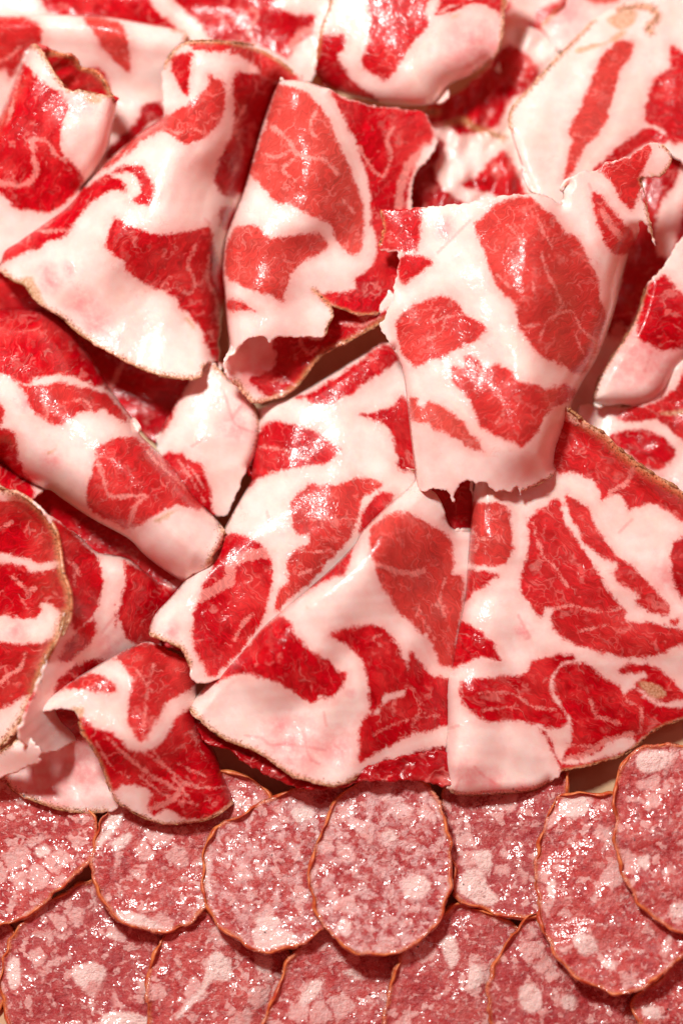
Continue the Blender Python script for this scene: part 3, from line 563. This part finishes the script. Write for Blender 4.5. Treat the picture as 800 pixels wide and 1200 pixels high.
# ---- left
t = coppa('dark red slice deep in the gap below the thick rolled slice on the left', 150, 640)
sheet('meat_sheet', t, 'q:20,540 120,560 190,600 240,650 250,700 220,760 150,740 80,680 20,620', 'q:60,580,22 200,660,24 220,740,18 120,700,16', ['t=-.1|q:0,530 130,550 260,650 250,770 150,760 60,700 0,640'], veins=['w=5|q:190,690 215,680 240,670'], wave=2)
t = coppa('thick rolled slice on the left pointing down right with a yellowish blunt end', 110, 560)
sheet('meat_sheet', t, 'd:-60,425 0,432 100,434 160,446 222,498 282,578 342,678 400,755 432,800 g:440,160 482,200 530,248 612,358 690,438 703,475 690,510 668,535 662,575 640,600 612,610 600,622 570,617 500,572 450,532 400,482 290,422 200,362 150,330 100,360 60,400 -60,420',
      'q:-10,430,86 60,450,98 150,540,100 220,630,84 0,560,62 60,560,84 235,680,66 0,500,84 100,500,100 110,430,70',
      ['t=-.1|d:-60,420 100,430 165,446 225,498 285,580 340,676 300,672 250,650 200,640 150,642 112,652 95,668 60,662 30,640 -60,600',
       't=.3|d:62,668 110,672 200,662 300,686 342,702 392,762 402,792 360,772 330,747 300,752 240,762 190,792 160,792 130,772 102,752 90,712', 't=.2|g:335,75 370,85 412,117 400,117 352,102',
       't=.25|g:303,207 330,180 370,169 430,171 480,200 530,245 580,310 630,370 625,395 590,385 540,382 490,408 440,440 402,450 350,432 300,406 273,380 275,320 290,262 300,232', 't=-.2|g:-60,125 0,138 40,150 56,190 62,240 100,312 112,352 60,400 -60,400', 't=-.3|g:-5,60 15,90 0,130 -40,110'],
      veins=['w=2.6|g:300,228 322,290 345,348 400,350 455,350 425,380 402,445', 'w=1.8|g:440,190 500,252 580,325', 'w=1.4|g:310,225 350,235', 'w=1.5|g:130,40 150,90 140,110', 'w=1.3|g:200,60 260,50 290,80'],
      rinds=['w=1.7|g:698,455 703,478 690,510 668,535 662,575 640,600 612,610'],
      rolls=['r=50|d=52|d:-60,425 0,432 100,434 160,446 222,498 282,578 342,678 400,755 g:440,160 482,200 530,248 612,358 690,438', 'r=44|d=46|g:600,626 570,620 500,575 450,535 400,485 290,425 200,365 150,335 60,290 0,240', 'r=10|d=16|g:705,470 692,512 664,575 612,612'],
      tan=['g:482,425 530,400 565,390 540,408 500,432', 'g:145,215 170,200 178,192 172,208 152,222', 'g:640,560 668,530 662,575'], blush='q:30,470,16 60,540,16', grain=.9, wave=1)
t = coppa('hollow leaf shaped slice at the lower left with a long brown curved rim', 70, 720)
sheet('inner_fold', t, 'g:-60,315 0,322 50,337 100,368 146,412 176,462 188,520 198,590 220,650 220,720 196,790 j:210,40 180,130 145,200 120,270 95,330 60,400 0,470 -60,500',
      'q:0,572,86 60,605,96 78,680,98 80,720,96 55,790,88 20,860,66 0,650,54 0,760,44 40,700,62 30,620,66',
      ['t=-.15|g:-60,385 40,365 110,378 160,420 190,490 205,545 150,560 118,562 60,540 0,530 -60,530', 't=-.1|g:-60,575 60,562 100,585 150,580 200,575 225,640 240,700 215,722 180,706 150,682 130,690 128,720 92,735 0,725 -60,715',
       't=-.4|j:-60,150 60,148 130,140 175,132 160,200 110,290 60,320 0,352 -60,380'], veins=['w=2.4|j:78,180 64,222 30,240 0,268', 'w=1.5|g:40,600 80,640 110,640', 'w=1.4|g:40,430 0,450'], blush='q:20,740,20', rinds=['w=1.7|g:-40,318 0,324 50,339 100,371 143,414 173,463 185,520 195,590 216,650 217,720 193,790 j:206,42 177,130 142,200 116,270 92,330 56,400 0,468'], rolls=['r=16|d=-8|g:50,337 100,368 176,462 198,590 220,720 j:177,130 116,270'], grain=.4, wave=1.6)
sheet('outer_fold', t, 'g:100,366 150,402 240,468 300,522 345,532 400,545 440,575 500,620 545,640 570,660 540,720 500,800 j:500,160 420,260 300,400 180,480 90,470 60,420 95,330 120,270 145,200 180,130 210,40 g:196,790 222,720 220,650 198,590 188,520 176,462 146,412',
      'q:70,620,94 84,700,94 58,800,82 110,640,58 120,700,66 150,660,60 190,720,28 150,800,26 100,780,56 130,600,40 60,860,60 120,850,24',
      ['t=.05|g:165,420 250,485 300,535 322,590 318,650 300,710 262,752 228,772 215,700 195,600 175,510', 't=-.1|g:385,552 460,590 530,636 590,650 560,740 480,830 j:450,160 402,132 375,80 362,20 g:362,760 372,690 392,620', 't=.1|j:300,70 292,130 232,190 200,202 182,192 208,142 240,105',
       't=-.3|j:258,202 310,193 345,205 240,270 180,320 160,330 180,270 215,225', 't=-.1|j:110,290 100,330 70,370 50,370 60,330'], veins=['w=1.3|g:230,560 250,600', 'w=1.2|g:200,540 230,580 235,640'],
      rolls=['r=20|d=24|g:240,468 300,522 345,532 400,545 440,575 500,620'], blush='q:130,760,22', redv=['j:400,40 360,60 320,110'], grain=1.2, wave=2)
t = coppa('open cone shaped slice at the lower left whose mouth faces the salami', 140, 860)
sheet('inner_fold', t, 'j:85,380 110,360 150,345 240,355 270,400 320,500 365,600 372,650 330,672 260,673 180,662 110,637 50,612 22,580 20,545 60,500',
      'q:15,915,24 60,940,24 120,948,26 60,850,52 90,835,58 60,890,22 100,900,22 130,930,34', ['t=-.4|j:100,372 150,350 240,350 265,430 240,450 200,425 150,430 110,430'], tone=.3, rinds=['w=1.4|j:22,580 50,612 110,637 180,662 260,673 330,672'], blush='j:250,520,60 150,600,50', wave=2, wl=30)
sheet('outer_fold', t, 'j:450,140 480,142 530,165 590,200 615,240 615,300 620,370 640,432 672,482 702,560 732,632 715,657 662,690 600,705 510,709 450,690 380,652 350,620 330,560 300,490 260,430 246,390 242,366 222,350 170,350 130,360 105,390 98,430 108,462 122,468 128,485 118,500 128,512 100,527 40,550 -60,580 -60,500 0,484 55,440 68,400 90,358 130,318 200,275 300,215 380,170',
      'q:175,752,56 225,785,54 120,830,80 60,826,80 32,850,78 42,885,72 10,905,48 100,845,82 180,850,74 240,880,46 272,935,36 200,965,34 140,945,40 150,780,70 110,890,66',
      ['t=.35|j:152,307 220,265 280,235 342,258 370,296 330,300 260,290 200,292', 't=.3|j:355,192 460,138 600,190 620,260 575,300 530,320 490,390 445,452 412,412 395,372 402,320 410,250 380,207',
       't=-.1|j:250,372 300,408 360,430 400,472 450,482 510,452 545,385 620,340 660,430 705,550 732,630 662,684 600,696 560,682 520,662 490,680 462,660 470,612 430,590 380,590 350,602 320,532 288,470 252,420'],
      veins=['w=2|j:330,432 400,500 480,560 560,602', 'w=1.8|j:440,475 520,532 600,590 710,592', 'w=1.2|j:300,450 350,530 400,560', 'w=1.2|j:480,480 540,560 600,640', 'w=1.2|j:560,520 640,560', 'w=1.1|j:440,560 520,620 620,650', 'w=1.2|j:480,210 460,300 450,400', 'w=1.2|j:430,230 470,290', 'w=3|j:470,660 530,640 560,610', 'w=1.4|j:600,420 640,500'],
      rinds=['w=1|j:246,388 260,430 300,490 330,560 350,620 380,652 450,690 510,709 600,705 662,690 715,657 732,632', 'w=1|j:0,484 55,440 68,400'], tan=['j:225,340 262,342 258,375 238,365'],
      rolls=['r=40|d=-9|j:430,200 430,330 480,500 560,640', 'r=18|d=26|j:55,440 68,400 90,356 130,316 200,273 300,213 380,168 470,135', 'r=26|d=26|j:615,240 620,300 620,370 640,432 672,482 702,560 735,632', 'r=10|d=8|j:128,358 105,390 98,430'], grain=.6, wave=1.2)

# ================================================================== salami
def salami(label, outline, z, tilt=(0, 0), fats=(), tone=0., blobs=()):
    P = pts(outline)[:, :2]; c = P.mean(0)
    t = thing('salami_slice', label, 'salami', c[0], c[1], 0, 'overlapping salami slices along the bottom')
    H = np.array([[c[0] + dx, c[1] + dy, z + dx / 100 * tilt[0] + dy / 100 * tilt[1]] for dx in (-90, 0, 90) for dy in (-90, 0, 90)])
    SEED_before = SEED[0] + 1
    O = resample(smooth(P), 7); nq = np.roll(O, -1, 0) - np.roll(O, 1, 0); nq = np.stack([nq[:, 1], -nq[:, 0]], -1); nq /= np.linalg.norm(nq, axis=1)[:, None]
    O = O + nq * (wav(O, SEED_before + 30, 34, 1.5) + wav(O, SEED_before + 31, 15, .6))[:, None]
    P = O.copy(); O = smooth(O, True, 3)
    def lip(X):
        d = dist_line(X, O, True); return 2.2 * np.clip(1 - d / 7, 0, 1) ** 2 * (1 + .6 * wav(X, SEED_before, 40, 1)) + 1.6 * np.sin(X[:, 0] / 30 + z)
    full = O
    sheet('cut_face', t, P, H, fats, rinds=(), thick=4.5, wave=1.5, rag=1.0, tone=tone, mat=SALAMI, shape=lip, step=2.1)
    me = t.children[0].data
    co = np.array([d.vector[:] for d in me.attributes['pc'].data])[:, :2] * 100
    me.attributes['rind'].data.foreach_set('value', dist_line(co, O, True).astype(np.float32))
    # the skin round the disc
    L = resample(O, 2.4); f = tps(H); zz = f(L) + wav(L, SEED_before, 45., 1.5) + lip(L)
    nr = np.roll(L, -1, 0) - np.roll(L, 1, 0); nr = np.stack([nr[:, 1], -nr[:, 0]], -1); nr /= np.linalg.norm(nr, axis=1)[:, None]
    if inside(L[:1] + nr[:1] * 2, O)[0]: nr = -nr
    prof = [(-.3, .9), (.7, .5), (1.9, -1.5), (2.1, -4.8), (.8, -6.), (-1.4, -4.6), (-1.4, .3)]
    m = len(prof); rr = np.random.RandomState(SEED_before); VV = []
    k1 = np.clip(.85 + .5 * wav(L, SEED_before + 4, 34, 1.), .15, 1.8); k2 = wav(L, SEED_before + 8, 40, .4)
    for i in range(len(L)):
        for a, b in prof:
            q = L[i] + nr[i] * (a * k1[i] + k2[i]); VV.append((q[0], q[1], zz[i] + b * (1 if b < 0 else k1[i])))
    n = len(L); FF = [(i * m + j, i * m + (j + 1) % m, ((i + 1) % n) * m + (j + 1) % m, ((i + 1) % n) * m + j) for i in range(n) for j in range(m)]
    VV = np.array(VV); o = mesh_obj('casing', at(VV[:, 0], VV[:, 1], VV[:, 2]), FF, CASING, t)
    import bmesh
    bm = bmesh.new(); bm.from_mesh(o.data); bmesh.ops.recalc_face_normals(bm, faces=bm.faces); bm.to_mesh(o.data); bm.free()

# lower row first
salami('broad dark salami slice in the bottom left corner, speckled with black pepper', 'm:5,500 10,440 40,380 90,330 150,290 210,262 300,270 400,360 420,500 400,700 200,800 80,700 20,600', 7, (0, 0),
       ['m:20,450 45,445 50,500 30,520 15,490', 'm:170,470 215,455 250,470 240,500 215,500 200,520 175,500', 'm:240,580 300,570 350,590 340,640 240,640', 'm:250,390 275,385 270,405'], .15)
salami('sliver of a salami slice at the left edge below the upper row', 'm:-80,400 0,366 32,380 40,440 20,520 -20,580 -90,560', 2, (0, 0), [], .6)
salami('salami slice at the bottom with one long forked streak of white fat', 'm:345,560 345,500 370,420 420,370 480,340 560,350 650,400 700,500 680,640 600,760 450,760 370,680', 12, (-6, 0),
       ['m:490,440 520,430 545,470 540,500 500,500 470,540 440,570 415,590 410,580 440,545 470,510', 'm:600,440 640,445 630,480 600,470'], .15)
salami('salami slice at the bottom edge just below the round glistening whitish one', 'm:620,620 640,540 680,450 730,390 790,360 900,380 960,450 980,600 900,760 700,760', 16, (-8, 0),
       ['m:700,540 730,500 760,500 740,540 710,560', 'm:800,480 840,470 850,500'], -.1)
salami('salami slice at the bottom edge with a light orange rim, right of the centre', 'n:100,600 110,540 140,440 200,370 260,325 300,325 360,345 410,370 440,450 430,600 350,760 180,760', 20, (-7, 0),
       ['n:230,400 265,395 275,450 255,470 235,430', 'n:300,460 330,470 325,510 295,520'], .05)
salami('salami slice at the bottom edge whose thick brown left rim stands up', 'n:345,560 345,500 370,440 410,380 460,340 560,350 700,500 730,620 650,760 450,760 370,680', 25, (-12, 4),
       ['n:420,510 460,510 470,560 440,575 415,550', 'n:520,530 550,540 540,570 515,560'], .1)
salami('salami slice cut off by the bottom right corner of the picture', 'n:680,540 740,500 800,430 900,380 1000,450 1000,700 800,720 700,600', 20, (0, 0), ['n:700,550 740,560 750,590 710,585'], .1)
# upper row
salami('salami slice at the left edge under the mouth of the cone shaped coppa slice', 'm:-60,30 30,0 110,40 200,90 232,160 216,215 172,250 122,300 72,345 10,363 -60,360', 16, (4, 0),
       ['m:130,20 170,30 190,70 150,80 120,60', 'm:80,190 110,180 120,200 90,210'], .15)
salami('salami slice shaded by the coppa cone, elongated white fat at its lower rim', 'm:215,240 218,180 240,120 290,60 380,20 500,10 570,15 620,50 632,80 600,140 540,240 480,330 430,370 380,383 320,375 270,345 235,300', 22, (0, 0),
       ['m:270,340 300,335 350,350 385,375 350,378 300,370', 'm:230,170 260,100 290,95 285,130 255,165 235,190', 'm:260,175 300,150 310,165 280,195'], 0)
salami('pale pink salami slice directly left of the round glistening whitish one', 'm:475,250 480,200 500,150 560,110 620,80 690,50 760,40 830,60 860,150 850,300 790,360 730,395 680,420 630,432 590,425 545,395 500,350 478,300', 29, (2, 0),
       ['m:478,225 495,210 492,260 500,300 480,280', 'm:590,380 620,370 660,375 700,400 640,425 600,420', 'm:600,350 640,345 660,360 640,380 605,378', 'm:680,100 720,85 740,110 700,130'], -.5)
salami('round glistening whitish salami slice lying on top of both its neighbours', 'n:-75,250 -60,190 -40,130 0,60 50,25 100,15 160,20 220,60 245,130 255,200 255,270 235,340 200,390 150,425 90,438 30,430 -20,395 -60,340', 38, (-2, 0),
       ['n:95,150 125,145 130,170 100,175', 'n:145,260 190,250 210,280 180,310 145,300', 'n:0,350 25,365 15,400 -10,380'], -.7)
salami('salami slice directly under the white tip of the lower right coppa fan', 'n:235,140 240,60 260,-20 330,-50 450,-50 515,-5 532,40 500,200 480,320 440,348 380,345 310,325 270,300 262,250 250,180', 23, (0, 3),
       ['n:275,260 300,235 330,240 345,280 370,310 340,325 300,310 275,290', 'n:310,200 350,190 350,240 320,235'], .1)
salami('long salami slice at the right with one big white fat disc at its top left', 'n:455,260 458,200 475,130 500,75 530,60 600,62 640,60 720,80 800,260 845,400 790,450 730,500 670,528 600,515 540,485 500,430 470,370 458,310', 35, (4, 2),
       ['n:508,85 530,66 570,66 582,85 570,110 535,118 512,108', 'n:540,400 560,385 595,400 600,430 565,440 545,420', 'n:480,270 500,262 500,310 485,300', 'n:600,445 640,455 640,475 610,465'], 0)
salami('salami slice reaching out of the picture on the right below the tan board gap', 'n:640,100 645,30 662,-20 700,-45 800,-52 900,-40 1000,60 1000,300 900,400 800,390 750,365 700,320 660,250 642,180', 45, (0, 0),
       ['l:650,500 680,480 740,475 770,490 750,530 700,550 665,545', 'n:690,210 720,205 720,235 700,235', 'n:770,320 810,315 810,350 775,350'], 0)

# ================================================================== the board
v = [(-.6, -.7, -.018), (.6, -.7, -.018), (.6, .8, -.018), (-.6, .8, -.018), (-.6, -.7, 0), (.6, -.7, 0), (.6, .8, 0), (-.6, .8, 0)]
b = mesh_obj('tabletop', v, [(3, 2, 1, 0), (4, 5, 6, 7), (0, 1, 5, 4), (1, 2, 6, 5), (2, 3, 7, 6), (3, 0, 4, 7)], BOARD)
b.data.polygons.foreach_set('use_smooth', [False] * 6); b['kind'] = 'structure'

# ================================================================== light
w = bpy.data.worlds.new('World'); sc.world = w; w.use_nodes = True
bg = w.node_tree.nodes['Background']; bg.inputs[0].default_value = (1, .13, .11, 1); bg.inputs[1].default_value = .42  # red ambient light added only to turn the shadows red
def lamp(name, loc, target, size, power, col):
    l = bpy.data.lights.new(name, 'AREA'); l.shape = 'DISK'; l.size = size; l.energy = power; l.color = col
    o = bpy.data.objects.new(name, l); C.objects.link(o); o.location = loc
    o.rotation_euler = (Vector(target) - Vector(loc)).to_track_quat('-Z', 'Y').to_euler()
lamp('key_lamp', (-.30, .44, .98), (0, 0, 0), .17, 15.5, (1, .95, .91))
lamp('soft_lamp', (.7, .35, .9), (0, 0, 0), .4, .5, (1, .93, .9))
sc.view_settings.view_transform = 'Standard'; sc.view_settings.look = 'None'; sc.view_settings.exposure = 0; sc.view_settings.gamma = 1
sc.render.engine = 'CYCLES'; sc.cycles.use_denoising = True; sc.cycles.max_bounces = 5
